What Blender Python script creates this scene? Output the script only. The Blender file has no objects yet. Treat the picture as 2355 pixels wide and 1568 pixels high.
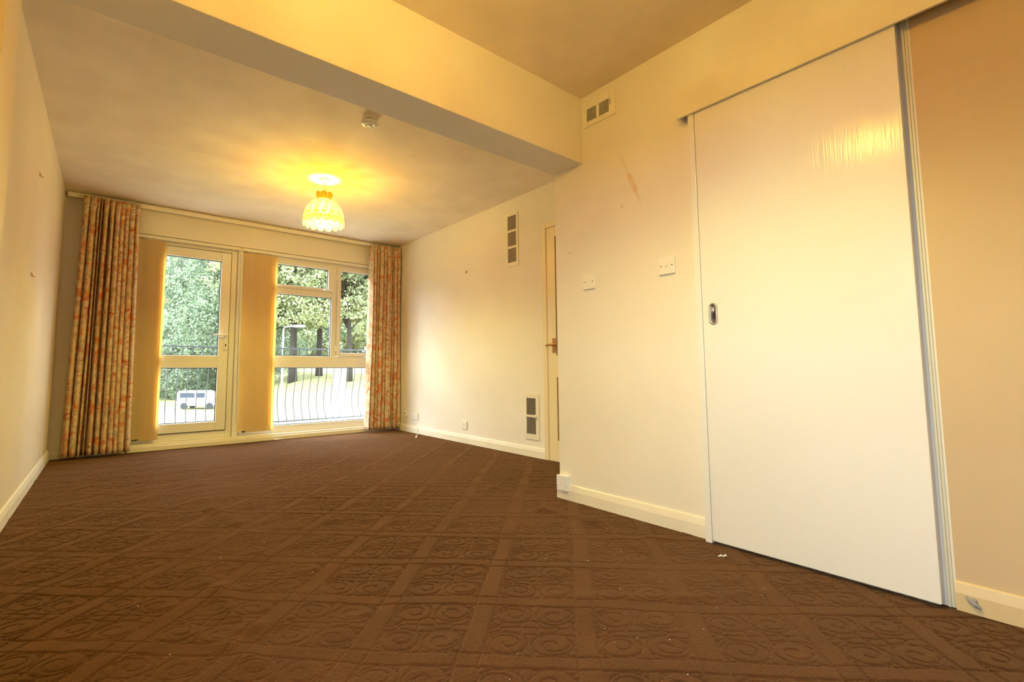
import bpy, bmesh, math, random
import numpy as np
from mathutils import Vector, Matrix

PI = math.pi
random.seed(7)
SC = bpy.context.scene
COL = SC.collection

# ---------------------------------------------------------------- camera
cd = bpy.data.cameras.new('camera')
cam = bpy.data.objects.new('camera', cd)
COL.objects.link(cam)
RGT = Vector((0.78839096, -0.61515764, -0.00455813))
UPV = Vector((-0.0482221, -0.06918513, 0.99643768))
FWD = Vector((0.6132816, 0.78536265, 0.08421))
CAMPOS = Vector((0.38790, -5.64547, 0.76872))
m = Matrix.Identity(4)
for i in range(3):
    m[i][0] = RGT[i]; m[i][1] = UPV[i]; m[i][2] = -FWD[i]; m[i][3] = CAMPOS[i]
cam.matrix_world = m
cd.sensor_width = 36.0
cd.lens = 36.0 * 1092.39 / 2355.0
cd.shift_x = 71.5 / 2355.0
cd.shift_y = -27.1 / 2355.0
cd.clip_start = 0.05
cd.clip_end = 500
SC.camera = cam

# ---------------------------------------------------------------- world, sun, exposure
w = bpy.data.worlds.new('overcast_sky')
SC.world = w
w.use_nodes = True
wn = w.node_tree.nodes
bg = wn['Background']
bg.inputs['Color'].default_value = (0.85, 0.93, 1.06, 1)
bg.inputs['Strength'].default_value = 15.0

sl = bpy.data.lights.new('sun', 'SUN')
sl.energy = 2.5
sl.angle = math.radians(32)
sl.color = (1.0, 0.95, 0.85)
so = bpy.data.objects.new('sun', sl)
COL.objects.link(so)
so.rotation_euler = Vector((1.15, -1.0, -0.74)).to_track_quat('-Z', 'Y').to_euler()
so.location = (-12, 12, 10)

SC.view_settings.view_transform = 'Standard'
SC.view_settings.look = 'None'
SC.view_settings.gamma = 1.0
SC.view_settings.use_curve_mapping = False
SC.view_settings.exposure = 0.12
SC.render.engine = 'CYCLES'
cy = SC.cycles
cy.use_denoising = True
try:
    cy.denoiser = 'OPENIMAGEDENOISE'
    cy.denoising_input_passes = 'RGB_ALBEDO_NORMAL'
except Exception:
    pass
cy.max_bounces = 10
cy.diffuse_bounces = 6
cy.glossy_bounces = 3
cy.transmission_bounces = 6
cy.transparent_max_bounces = 12
cy.sample_clamp_indirect = 6.0
cy.caustics_reflective = False
cy.caustics_refractive = False
cy.use_light_tree = True

LAMP_COL = (1.0, 0.87, 0.20)
LAMP1_W = 86.0
LAMP2_W = 92.0

# ---------------------------------------------------------------- measures (metres, fitted to the photograph)
H = 2.4            # ceiling
W1 = 3.368         # right wall of the far room
W2 = 2.567         # partition with the switches
YC = -3.624        # end of the partition / back of the beam
YF = -3.851        # front of the beam
ZB = 1.995         # underside of the beam
PIER = 0.112       # projection of the pier on the left wall
YB = -7.3          # back wall

# ================================================================= helpers
def link(name, me, mat=None, parent=None):
    o = bpy.data.objects.new(name, me)
    COL.objects.link(o)
    if mat is not None:
        if isinstance(mat, (list, tuple)):
            for x in mat: me.materials.append(x)
        else:
            me.materials.append(mat)
    if parent is not None:
        o.parent = parent
    return o

def tag(o, label=None, cat=None, group=None, kind=None):
    if label: o['label'] = label
    if cat: o['category'] = cat
    if group: o['group'] = group
    if kind: o['kind'] = kind
    return o

def empty(name, loc=(0, 0, 0), rotz=0.0):
    o = bpy.data.objects.new(name, None)
    COL.objects.link(o)
    o.empty_display_size = 0.1
    o.location = loc
    o.rotation_euler = (0, 0, rotz)
    return o

class MB:
    """collects boxes, tubes, lathes and sheets into one mesh"""
    def __init__(s):
        s.bm = bmesh.new()
    def box(s, x0, x1, y0, y1, z0, z1, bev=0.0, M=None):
        vs = [s.bm.verts.new((x, y, z)) for x in (x0, x1) for y in (y0, y1) for z in (z0, z1)]
        q = [(0, 1, 3, 2), (4, 6, 7, 5), (0, 4, 5, 1), (2, 3, 7, 6), (0, 2, 6, 4), (1, 5, 7, 3)]
        fs = [s.bm.faces.new([vs[i] for i in f]) for f in q]
        if bev > 0:
            es = list({e for f in fs for e in f.edges})
            r = bmesh.ops.bevel(s.bm, geom=es, offset=bev, segments=2, profile=0.5, affect='EDGES')
            vs = list({v for f in r['faces'] for v in f.verts} | {v for v in vs if v.is_valid})
        if M is not None:
            bmesh.ops.transform(s.bm, matrix=M, verts=[v for v in vs if v.is_valid])
        return s
    def rings(s, rings, closed=True, caps=True, loop=False):
        """rings: list of lists of points with equal length"""
        R = [[s.bm.verts.new(p) for p in r] for r in rings]
        n = len(R[0])
        for a in range(len(R) - 1 + (1 if loop else 0)):
            A = R[a]; B = R[(a + 1) % len(R)]
            for i in range(n if closed else n - 1):
                j = (i + 1) % n
                try: s.bm.faces.new((A[i], A[j], B[j], B[i]))
                except ValueError: pass
        if caps and closed and not loop:
            s.bm.faces.new(list(reversed(R[0]))); s.bm.faces.new(R[-1])
        return s
    def tube(s, pts, r, n=8, caps=True):
        pts = [Vector(p) for p in pts]
        rs = r if isinstance(r, (list, tuple)) else [r] * len(pts)
        up = Vector((0, 0, 1))
        out = []
        prev = None
        for i, p in enumerate(pts):
            d = (pts[min(i + 1, len(pts) - 1)] - pts[max(i - 1, 0)]).normalized()
            if prev is None:
                a = d.cross(up)
                if a.length < 1e-3: a = d.cross(Vector((0, 1, 0)))
                a.normalize()
            else:
                a = (prev - d * prev.dot(d)).normalized()
            prev = a
            b = d.cross(a)
            out.append([p + (a * math.cos(2 * PI * k / n) + b * math.sin(2 * PI * k / n)) * rs[i] for k in range(n)])
        return s.rings(out, caps=caps)
    def lathe(s, prof, n=32, c=(0, 0, 0), caps=True):
        out = []
        for r, z in prof:
            out.append([(c[0] + r * math.cos(2 * PI * k / n), c[1] + r * math.sin(2 * PI * k / n), c[2] + z) for k in range(n)])
        return s.rings(out, caps=caps)
    def prism(s, poly, axis, a, b):
        """extrude a 2D polygon along an axis; poly in the two other axes in order"""
        def P(u, v, t):
            return {'x': (t, u, v), 'y': (u, t, v), 'z': (u, v, t)}[axis]
        return s.rings([[P(u, v, a) for u, v in poly], [P(u, v, b) for u, v in poly]])
    def build(s, name, mat=None, parent=None, smooth=False):
        bmesh.ops.recalc_face_normals(s.bm, faces=s.bm.faces)
        me = bpy.data.meshes.new(name)
        s.bm.to_mesh(me); s.bm.free()
        if smooth:
            me.polygons.foreach_set('use_smooth', [True] * len(me.polygons))
            me.update()
        return link(name, me, mat, parent)

def box_obj(name, x0, x1, y0, y1, z0, z1, mat, parent=None, bev=0.0):
    return MB().box(x0, x1, y0, y1, z0, z1, bev).build(name, mat, parent)

# ================================================================= materials
def mat(name, col, rough=0.5, metal=0.0, spec=0.5, coat=0.0, bump=None, vary=None, trans=0.0):
    """bump=(scale, strength, distance, stretch), vary=(scale, amount)"""
    M = bpy.data.materials.new(name)
    M.use_nodes = True
    nt = M.node_tree; N = nt.nodes; L = nt.links
    P = N['Principled BSDF']
    P.inputs['Base Color'].default_value = (*col, 1)
    P.inputs['Roughness'].default_value = rough
    P.inputs['Metallic'].default_value = metal
    P.inputs['Specular IOR Level'].default_value = spec
    P.inputs['Coat Weight'].default_value = coat
    P.inputs['Coat Roughness'].default_value = 0.12
    geo = N.new('ShaderNodeNewGeometry')
    if vary:
        nz = N.new('ShaderNodeTexNoise'); nz.inputs['Scale'].default_value = vary[0]; nz.inputs['Detail'].default_value = 5
        L.new(geo.outputs['Position'], nz.inputs['Vector'])
        hs = N.new('ShaderNodeMix'); hs.data_type = 'RGBA'
        mr = N.new('ShaderNodeMapRange'); mr.inputs[1].default_value = 0.35; mr.inputs[2].default_value = 0.65
        L.new(nz.outputs['Fac'], mr.inputs[0]); L.new(mr.outputs[0], hs.inputs[0])
        a = vary[1]
        hs.inputs[6].default_value = (col[0] * (1 - a), col[1] * (1 - a * 1.15), col[2] * (1 - a * 1.4), 1)
        hs.inputs[7].default_value = (min(1, col[0] * (1 + a * .4)), min(1, col[1] * (1 + a * .4)), min(1, col[2] * (1 + a * .4)), 1)
        L.new(hs.outputs[2], P.inputs['Base Color'])
    if bump:
        mp = N.new('ShaderNodeMapping'); mp.inputs['Scale'].default_value = bump[3] if len(bump) > 3 else (1, 1, 1)
        L.new(geo.outputs['Position'], mp.inputs['Vector'])
        nb = N.new('ShaderNodeTexNoise'); nb.inputs['Scale'].default_value = bump[0]; nb.inputs['Detail'].default_value = 4
        L.new(mp.outputs[0], nb.inputs['Vector'])
        bp = N.new('ShaderNodeBump'); bp.inputs['Strength'].default_value = bump[1]; bp.inputs['Distance'].default_value = bump[2]
        L.new(nb.outputs['Fac'], bp.inputs['Height']); L.new(bp.outputs[0], P.inputs['Normal'])
        if coat: L.new(bp.outputs[0], P.inputs['Coat Normal'])
    return M

WALL_C = (0.80, 0.755, 0.68)
M_wall = mat('wall_paint', WALL_C, 0.62, spec=0.3, bump=(60, 0.25, 0.002), vary=(1.5, 0.04))
M_ceil = mat('ceiling_paint', (0.83, 0.72, 0.56), 0.8, spec=0.2, bump=(9, 0.35, 0.006, (1, 3, 1)), vary=(3.5, 0.07))
M_beam = mat('beam_paint', (0.82, 0.765, 0.66), 0.6, spec=0.3, bump=(40, 0.2, 0.002), vary=(1.5, 0.03))
M_door = mat('door_gloss_paint', (0.79, 0.785, 0.78), 0.42, spec=0.2, coat=0.35, bump=(30, 0.35, 0.0018, (1, 6, 0.30)), vary=(1.2, 0.02))
M_trim = mat('trim_gloss_paint', (0.82, 0.77, 0.66), 0.35, spec=0.5, bump=(25, 0.15, 0.002), vary=(4, 0.05))
M_upvc = mat('white_plastic_frame', (0.80, 0.785, 0.76), 0.35, spec=0.5)
M_white = mat('white_plastic', (0.82, 0.79, 0.73), 0.3, spec=0.5)
M_white2 = mat('cool_white_plastic', (0.80, 0.82, 0.90), 0.35, spec=0.4)
M_dark = mat('dark_gap', (0.02, 0.012, 0.008), 0.8)
M_gasket = mat('black_rubber_gasket', (0.015, 0.015, 0.02), 0.5)
M_grille = mat('dark_duct', (0.012, 0.008, 0.006), 0.8)
M_mesh = mat('brown_grille_mesh', (0.30, 0.24, 0.20), 0.6)
M_brass = mat('brass', (0.55, 0.30, 0.13), 0.28, metal=1.0)
M_chrome = mat('brushed_steel', (0.60, 0.58, 0.60), 0.3, metal=1.0)
M_chrome2 = mat('steel_rim', (0.50, 0.44, 0.42), 0.4, metal=0.8)
M_greyp = mat('grey_putty', (0.33, 0.32, 0.36), 0.7)
M_iron = mat('black_iron', (0.03, 0.035, 0.04), 0.5)
M_cord = mat('brown_flex', (0.28, 0.15, 0.06), 0.5)
M_wire = mat('brass_wire', (0.35, 0.22, 0.08), 0.4, metal=0.7)
M_conc = mat('pale_concrete', (0.78, 0.75, 0.70), 0.9, vary=(3, 0.1))
M_bark = mat('dark_bark', (0.035, 0.030, 0.024), 0.9, vary=(4, 0.3))
M_bark2 = mat('pale_bark', (0.34, 0.30, 0.26), 0.9, vary=(4, 0.2))
M_door2 = mat('cream_door_paint', (0.80, 0.69, 0.46), 0.35, spec=0.5)
M_arch = mat('cream_architrave_paint', (0.80, 0.68, 0.46), 0.35, spec=0.5)

# partition wall: same paint with a scrape stain and a scuff
def stain_wall():
    M = M_wall.copy(); M.name = 'stained_wall_paint'
    nt = M.node_tree; N = nt.nodes; L = nt.links; P = N['Principled BSDF']
    src = P.inputs['Base Color'].links[0].from_socket
    geo = N.new('ShaderNodeNewGeometry')
    cur = src
    def seg(y0, z0, y1, z1, r0, r1, col, amt, cur):
        # distance to a segment in the wall plane, with a ragged edge
        d = Vector((0, y1 - y0, z1 - z0)); Ln = d.length; d.normalize()
        sub = N.new('ShaderNodeVectorMath'); sub.operation = 'SUBTRACT'; sub.inputs[1].default_value = (W2, y0, z0)
        L.new(geo.outputs['Position'], sub.inputs[0])
        dot = N.new('ShaderNodeVectorMath'); dot.operation = 'DOT_PRODUCT'; dot.inputs[1].default_value = d
        L.new(sub.outputs[0], dot.inputs[0])
        cl = N.new('ShaderNodeClamp'); cl.inputs[1].default_value = 0; cl.inputs[2].default_value = Ln
        L.new(dot.outputs['Value'], cl.inputs[0])
        sc = N.new('ShaderNodeVectorMath'); sc.operation = 'SCALE'; sc.inputs[0].default_value = d
        L.new(cl.outputs[0], sc.inputs['Scale'])
        s2 = N.new('ShaderNodeVectorMath'); s2.operation = 'DISTANCE'
        L.new(sub.outputs[0], s2.inputs[0]); L.new(sc.outputs[0], s2.inputs[1])
        nz = N.new('ShaderNodeTexNoise'); nz.inputs['Scale'].default_value = 28
        L.new(geo.outputs['Position'], nz.inputs['Vector'])
        ad = N.new('ShaderNodeMath'); ad.operation = 'MULTIPLY_ADD'; ad.inputs[1].default_value = 0.018; 
        L.new(nz.outputs['Fac'], ad.inputs[0]); L.new(s2.outputs['Value'], ad.inputs[2])
        mr = N.new('ShaderNodeMapRange'); mr.inputs[1].default_value = r1 + .009; mr.inputs[2].default_value = r0 + .009
        mr.inputs[3].default_value = 0; mr.inputs[4].default_value = amt
        L.new(ad.outputs[0], mr.inputs[0])
        mx = N.new('ShaderNodeMix'); mx.data_type = 'RGBA'
        L.new(mr.outputs[0], mx.inputs[0]); L.new(cur, mx.inputs[6]); mx.inputs[7].default_value = (*col, 1)
        return mx.outputs[2]
    cur = seg(-4.125, 1.93, -4.178, 1.80, 0.004, 0.014, (0.70, 0.55, 0.34), 0.35, cur)
    cur = seg(-4.17, 1.81, -4.205, 1.73, 0.008, 0.022, (0.66, 0.48, 0.26), 0.5, cur)
    cur = seg(-4.20, 1.74, -4.235, 1.65, 0.003, 0.012, (0.62, 0.42, 0.18), 0.35, cur)
    cur = seg(-4.113, 1.655, -4.132, 1.662, 0.001, 0.004, (0.35, 0.25, 0.15), 0.5, cur)
    cur = seg(-3.733, 1.47, -3.742, 1.472, 0.001, 0.004, (0.35, 0.25, 0.15), 0.5, cur)
    L.new(cur, P.inputs['Base Color'])
    return M
M_wall_st = stain_wall()

# carpet pile
def carpet_mat():
    M = bpy.data.materials.new('brown_carpet_pile'); M.use_nodes = True
    nt = M.node_tree; N = nt.nodes; L = nt.links; P = N['Principled BSDF']
    P.inputs['Roughness'].default_value = 0.95
    P.inputs['Specular IOR Level'].default_value = 0.05
    P.inputs['Sheen Weight'].default_value = 0.28
    P.inputs['Sheen Roughness'].default_value = 0.45
    P.inputs['Sheen Tint'].default_value = (0.90, 0.55, 0.25, 1)
    geo = N.new('ShaderNodeNewGeometry')
    n1 = N.new('ShaderNodeTexNoise'); n1.inputs['Scale'].default_value = 420; n1.inputs['Detail'].default_value = 2
    n2 = N.new('ShaderNodeTexNoise'); n2.inputs['Scale'].default_value = 6; n2.inputs['Detail'].default_value = 4
    n3 = N.new('ShaderNodeTexNoise'); n3.inputs['Scale'].default_value = 90; n3.inputs['Detail'].default_value = 3
    for n in (n1, n2, n3): L.new(geo.outputs['Position'], n.inputs['Vector'])
    r = N.new('ShaderNodeValToRGB')
    r.color_ramp.elements[0].position = 0.3; r.color_ramp.elements[0].color = (0.036, 0.0135, 0.0065, 1)
    r.color_ramp.elements[1].position = 0.75; r.color_ramp.elements[1].color = (0.096, 0.040, 0.019, 1)
    mix = N.new('ShaderNodeMath'); mix.operation = 'ADD'
    m1 = N.new('ShaderNodeMath'); m1.operation = 'MULTIPLY'; m1.inputs[1].default_value = 0.45
    m2 = N.new('ShaderNodeMath'); m2.operation = 'MULTIPLY'; m2.inputs[1].default_value = 0.30
    m3 = N.new('ShaderNodeMath'); m3.operation = 'MULTIPLY_ADD'; m3.inputs[1].default_value = 0.25
    L.new(n1.outputs['Fac'], m1.inputs[0]); L.new(n2.outputs['Fac'], m2.inputs[0]); L.new(n3.outputs['Fac'], m3.inputs[0])
    L.new(m1.outputs[0], mix.inputs[0]); L.new(m2.outputs[0], mix.inputs[1]); L.new(mix.outputs[0], m3.inputs[2])
    L.new(m3.outputs[0], r.inputs[0]); L.new(r.outputs[0], P.inputs['Base Color'])
    bp = N.new('ShaderNodeBump'); bp.inputs['Strength'].default_value = 0.8; bp.inputs['Distance'].default_value = 0.003
    ad = N.new('ShaderNodeMath'); ad.operation = 'ADD'
    L.new(n1.outputs['Fac'], ad.inputs[0]); L.new(n3.outputs['Fac'], ad.inputs[1])
    L.new(ad.outputs[0], bp.inputs['Height']); L.new(bp.outputs[0], P.inputs['Normal'])
    return M
M_carpet = carpet_mat()

def cloth_mat():
    """cream cotton printed with orange-red flowers and grey-green stems, in UV metres"""
    M = bpy.data.materials.new('floral_curtain_cotton'); M.use_nodes = True
    nt = M.node_tree; N = nt.nodes; L = nt.links; P = N['Principled BSDF']
    P.inputs['Roughness'].default_value = 0.85
    P.inputs['Specular IOR Level'].default_value = 0.15
    uv = N.new('ShaderNodeTexCoord')
    base = (0.74, 0.58, 0.39, 1)
    def layer(cur, scale, lo, hi, col, off, detail=3, dist=0.6):
        mp = N.new('ShaderNodeMapping'); mp.inputs['Location'].default_value = (off, off * .7, off)
        L.new(uv.outputs['UV'], mp.inputs['Vector'])
        nz = N.new('ShaderNodeTexNoise'); nz.inputs['Scale'].default_value = scale; nz.inputs['Detail'].default_value = detail
        nz.inputs['Distortion'].default_value = dist
        L.new(mp.outputs[0], nz.inputs['Vector'])
        mr = N.new('ShaderNodeMapRange'); mr.inputs[1].default_value = lo; mr.inputs[2].default_value = hi
        L.new(nz.outputs['Fac'], mr.inputs[0])
        mx = N.new('ShaderNodeMix'); mx.data_type = 'RGBA'
        L.new(mr.outputs[0], mx.inputs[0])
        if isinstance(cur, tuple): mx.inputs[6].default_value = cur
        else: L.new(cur, mx.inputs[6])
        mx.inputs[7].default_value = col
        return mx.outputs[2]
    c = layer(base, 14, 0.50, 0.60, (0.66, 0.42, 0.24, 1), 3.0)
    # stems: thin bands of a noise
    mp = N.new('ShaderNodeMapping'); L.new(uv.outputs['UV'], mp.inputs['Vector'])
    nz = N.new('ShaderNodeTexNoise'); nz.inputs['Scale'].default_value = 7; nz.inputs['Detail'].default_value = 2; nz.inputs['Distortion'].default_value = 1.2
    L.new(mp.outputs[0], nz.inputs['Vector'])
    s1 = N.new('ShaderNodeMath'); s1.operation = 'SUBTRACT'; s1.inputs[1].default_value = 0.5; L.new(nz.outputs['Fac'], s1.inputs[0])
    s2 = N.new('ShaderNodeMath'); s2.operation = 'ABSOLUTE'; L.new(s1.outputs[0], s2.inputs[0])
    s3 = N.new('ShaderNodeMapRange'); s3.inputs[1].default_value = 0.045; s3.inputs[2].default_value = 0.0; s3.inputs[4].default_value = 0.75; L.new(s2.outputs[0], s3.inputs[0])
    mx = N.new('ShaderNodeMix'); mx.data_type = 'RGBA'; L.new(s3.outputs[0], mx.inputs[0]); L.new(c, mx.inputs[6]); mx.inputs[7].default_value = (0.36, 0.31, 0.23, 1)
    c = mx.outputs[2]
    c = layer(c, 10, 0.55, 0.64, (0.66, 0.25, 0.11, 1), 11.0, 4)
    c = layer(c, 17, 0.60, 0.70, (0.56, 0.14, 0.07, 1), 23.0, 3)
    L.new(c, P.inputs['Base Color'])
    tr = N.new('ShaderNodeBsdfTranslucent'); L.new(c, tr.inputs['Color'])
    ms = N.new('ShaderNodeMixShader'); ms.inputs[0].default_value = 0.12
    out = N['Material Output']
    L.new(P.outputs[0], ms.inputs[1]); L.new(tr.outputs[0], ms.inputs[2]); L.new(ms.outputs[0], out.inputs['Surface'])
    return M
M_curtain = cloth_mat()

def translucent(name, col, tcol, fac, rough=0.7):
    M = bpy.data.materials.new(name); M.use_nodes = True
    nt = M.node_tree; N = nt.nodes; L = nt.links; P = N['Principled BSDF']
    P.inputs['Base Color'].default_value = (*col, 1); P.inputs['Roughness'].default_value = rough
    P.inputs['Specular IOR Level'].default_value = 0.2
    tr = N.new('ShaderNodeBsdfTranslucent'); tr.inputs['Color'].default_value = (*tcol, 1)
    ms = N.new('ShaderNodeMixShader'); ms.inputs[0].default_value = fac
    L.new(P.outputs[0], ms.inputs[1]); L.new(tr.outputs[0], ms.inputs[2])
    L.new(ms.outputs[0], N['Material Output'].inputs['Surface'])
    return M
M_blind = translucent('cream_blind_fabric', (0.90, 0.78, 0.52), (0.95, 0.78, 0.42), 0.5)

def glass_mat():
    M = bpy.data.materials.new('window_glass'); M.use_nodes = True
    nt = M.node_tree; N = nt.nodes; L = nt.links
    for n in list(N): 
        if n.type == 'BSDF_PRINCIPLED': N.remove(n)
    t = N.new('ShaderNodeBsdfTransparent'); t.inputs['Color'].default_value = (0.95, 0.97, 0.96, 1)
    g = N.new('ShaderNodeBsdfGlossy'); g.inputs['Roughness'].default_value = 0.0
    # thin-pane reflectance (Schlick), the same from both sides
    geo = N.new('ShaderNodeNewGeometry')
    dt = N.new('ShaderNodeVectorMath'); dt.operation = 'DOT_PRODUCT'
    L.new(geo.outputs['Incoming'], dt.inputs[0]); L.new(geo.outputs['Normal'], dt.inputs[1])
    ab = N.new('ShaderNodeMath'); ab.operation = 'ABSOLUTE'; L.new(dt.outputs['Value'], ab.inputs[0])
    iv = N.new('ShaderNodeMath'); iv.operation = 'SUBTRACT'; iv.inputs[0].default_value = 1.0; L.new(ab.outputs[0], iv.inputs[1])
    pw = N.new('ShaderNodeMath'); pw.operation = 'POWER'; pw.inputs[1].default_value = 5.0; L.new(iv.outputs[0], pw.inputs[0])
    fr = N.new('ShaderNodeMath'); fr.operation = 'MULTIPLY_ADD'; fr.inputs[1].default_value = 0.96; fr.inputs[2].default_value = 0.035; L.new(pw.outputs[0], fr.inputs[0])
    ms = N.new('ShaderNodeMixShader')
    L.new(fr.outputs[0], ms.inputs[0]); L.new(t.outputs[0], ms.inputs[1]); L.new(g.outputs[0], ms.inputs[2])
    L.new(ms.outputs[0], N['Material Output'].inputs['Surface'])
    return M
M_glass = glass_mat()

def shell_mat(name, col, tr_col, ftrans=0.42):
    M = bpy.data.materials.new(name); M.use_nodes = True
    nt = M.node_tree; N = nt.nodes; L = nt.links; P = N['Principled BSDF']
    P.inputs['Base Color'].default_value = (*col, 1); P.inputs['Roughness'].default_value = 0.3
    tr = N.new('ShaderNodeBsdfTranslucent'); tr.inputs['Color'].default_value = (*tr_col, 1)
    tp = N.new('ShaderNodeBsdfTransparent'); tp.inputs['Color'].default_value = (*tr_col, 1)
    geo = N.new('ShaderNodeNewGeometry')
    nz = N.new('ShaderNodeTexNoise'); nz.inputs['Scale'].default_value = 60; L.new(geo.outputs['Position'], nz.inputs['Vector'])
    mr = N.new('ShaderNodeMapRange'); mr.inputs[3].default_value = ftrans * .6; mr.inputs[4].default_value = ftrans * 1.4
    L.new(nz.outputs['Fac'], mr.inputs[0])
    a = N.new('ShaderNodeMixShader'); a.inputs[0].default_value = 0.65
    L.new(P.outputs[0], a.inputs[1]); L.new(tr.outputs[0], a.inputs[2])
    b = N.new('ShaderNodeMixShader'); L.new(mr.outputs[0], b.inputs[0])
    L.new(a.outputs[0], b.inputs[1]); L.new(tp.outputs[0], b.inputs[2])
    L.new(b.outputs[0], N['Material Output'].inputs['Surface'])
    return M
M_shell = shell_mat('capiz_shell', (0.85, 0.62, 0.25), (1.0, 0.76, 0.24))
M_shell2 = shell_mat('amber_capiz_shell', (0.80, 0.36, 0.10), (0.95, 0.42, 0.10), 0.12)

def emit(name, col, s):
    M = bpy.data.materials.new(name); M.use_nodes = True
    P = M.node_tree.nodes['Principled BSDF']
    P.inputs['Emission Color'].default_value = (*col, 1); P.inputs['Emission Strength'].default_value = s
    N = M.node_tree.nodes; L = M.node_tree.links
    tp = N.new('ShaderNodeBsdfTransparent'); ms = N.new('ShaderNodeMixShader'); ms.inputs[0].default_value = 0.8
    L.new(P.outputs[0], ms.inputs[1]); L.new(tp.outputs[0], ms.inputs[2]); L.new(ms.outputs[0], N['Material Output'].inputs['Surface'])
    return M
M_bulb = emit('glowing_bulb', (1.0, 0.82, 0.5), 40)

def leaf_mat(name, c1, c2, c3):
    M = bpy.data.materials.new(name); M.use_nodes = True
    nt = M.node_tree; N = nt.nodes; L = nt.links; P = N['Principled BSDF']
    P.inputs['Roughness'].default_value = 0.6
    geo = N.new('ShaderNodeNewGeometry')
    r = N.new('ShaderNodeValToRGB'); e = r.color_ramp.elements
    e[0].position = 0.0; e[0].color = (*c1, 1); e[1].position = 1.0; e[1].color = (*c3, 1)
    k = e.new(0.55); k.color = (*c2, 1)
    nz = N.new('ShaderNodeTexNoise'); nz.inputs['Scale'].default_value = 0.5; L.new(geo.outputs['Position'], nz.inputs['Vector'])
    ad = N.new('ShaderNodeMath'); ad.operation = 'MULTIPLY_ADD'; ad.inputs[1].default_value = 0.5
    sb = N.new('ShaderNodeMath'); sb.operation = 'MULTIPLY'; sb.inputs[1].default_value = 0.55
    L.new(geo.outputs['Random Per Island'], ad.inputs[0]); L.new(nz.outputs['Fac'], sb.inputs[0]); L.new(sb.outputs[0], ad.inputs[2])
    L.new(ad.outputs[0], r.inputs[0]); L.new(r.outputs[0], P.inputs['Base Color'])
    tr = N.new('ShaderNodeBsdfTranslucent'); L.new(r.outputs[0], tr.inputs['Color'])
    ms = N.new('ShaderNodeMixShader'); ms.inputs[0].default_value = 0.4
    L.new(P.outputs[0], ms.inputs[1]); L.new(tr.outputs[0], ms.inputs[2])
    L.new(ms.outputs[0], N['Material Output'].inputs['Surface'])
    return M
M_leafA = leaf_mat('pale_green_leaves', (0.11, 0.17, 0.10), (0.21, 0.28, 0.18), (0.38, 0.40, 0.24))
M_leafB = leaf_mat('yellow_green_leaves', (0.16, 0.21, 0.11), (0.34, 0.38, 0.20), (0.52, 0.48, 0.25))

def grass_mat():
    M = mat('sunlit_grass', (0.28, 0.27, 0.12), 0.95, spec=0.1, vary=(0.6, 0.2), bump=(8, 0.5, 0.05))
    return M
M_grass = grass_mat()

# ================================================================= room shell
# window opening in the far wall
OX0, OX1, OZ1 = 0.553, 3.12, 2.118
# --- walls
mb = MB()
mb.box(-0.2, OX0, 0, 0.25, -0.1, H + .1)
mb.box(OX1, W1 + .2, 0, 0.25, -0.1, H + .1)
mb.box(OX0, OX1, 0, 0.25, OZ1, H + .1)
mb.box(OX0, OX1, 0.02, 0.25, -0.1, 0.0)
wall_far = mb.build('wall_far', M_wall)
tag(wall_far, 'cream painted wall around the wide window opening', kind='structure')

# second window opening in the left wall of the front part, beside the camera (outside the frame)
SX0, SX1, SZ0, SZ1 = -6.15, -5.0, 0.60, 1.82
mb = MB()
mb.box(-0.2, 0, YF, 0.25, -0.1, H + .1)
mb.box(-0.2, 0, YB - .2, SX0, -0.1, H + .1)
mb.box(-0.2, 0, SX1, YF, -0.1, H + .1)
mb.box(-0.2, 0, SX0, SX1, -0.1, SZ0)
mb.box(-0.2, 0, SX0, SX1, SZ1, H + .1)
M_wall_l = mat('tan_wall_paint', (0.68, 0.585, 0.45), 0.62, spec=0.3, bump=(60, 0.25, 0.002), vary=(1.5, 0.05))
wall_left = mb.build('wall_left', M_wall_l)
tag(wall_left, 'cream painted left wall', kind='structure')
pier = MB().box(-0.02, PIER, YF, YC, 0, H).build('pier', M_wall_l, wall_left)

wall_right = MB().box(W1, W1 + .2, YC - .3, 0.25, -0.1, H + .1).build('wall_right', M_wall)
tag(wall_right, 'cream painted right wall of the far part', kind='structure')
wall_front = MB().box(W2, W1 + .2, YB - .2, -5.33, 0, H).build('wall_front', mat('falloff_wall_paint', (0.60, 0.46, 0.29), 0.62, spec=0.3, bump=(60, 0.25, 0.002), vary=(1.5, 0.05)))  # colour darkened and yellowed to stand in for light falling off here
tag(wall_front, 'cream wall right of the sliding door, light falloff put into its colour', kind='structure')
wall_part = MB().box(W2, W1 + .2, -5.33, YC, 0, H).build('wall_partition', M_wall_st)
tag(wall_part, 'cream partition wall with light switches', kind='structure')
wall_back = MB().box(-0.2, W2 + .1, YB - .2, YB, -0.1, H + .1).build('wall_back', M_wall)
tag(wall_back, 'cream back wall behind the viewer', kind='structure')

ceiling = MB().box(-0.2, W1 + .2, YB - .2, 0.25, H, H + .15).build('ceiling', M_ceil)
tag(ceiling, 'textured cream ceiling', kind='structure')
MB().box(0, W2, YF, YC, ZB, H + .02, 0.004).build('beam', M_beam, ceiling)

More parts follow.
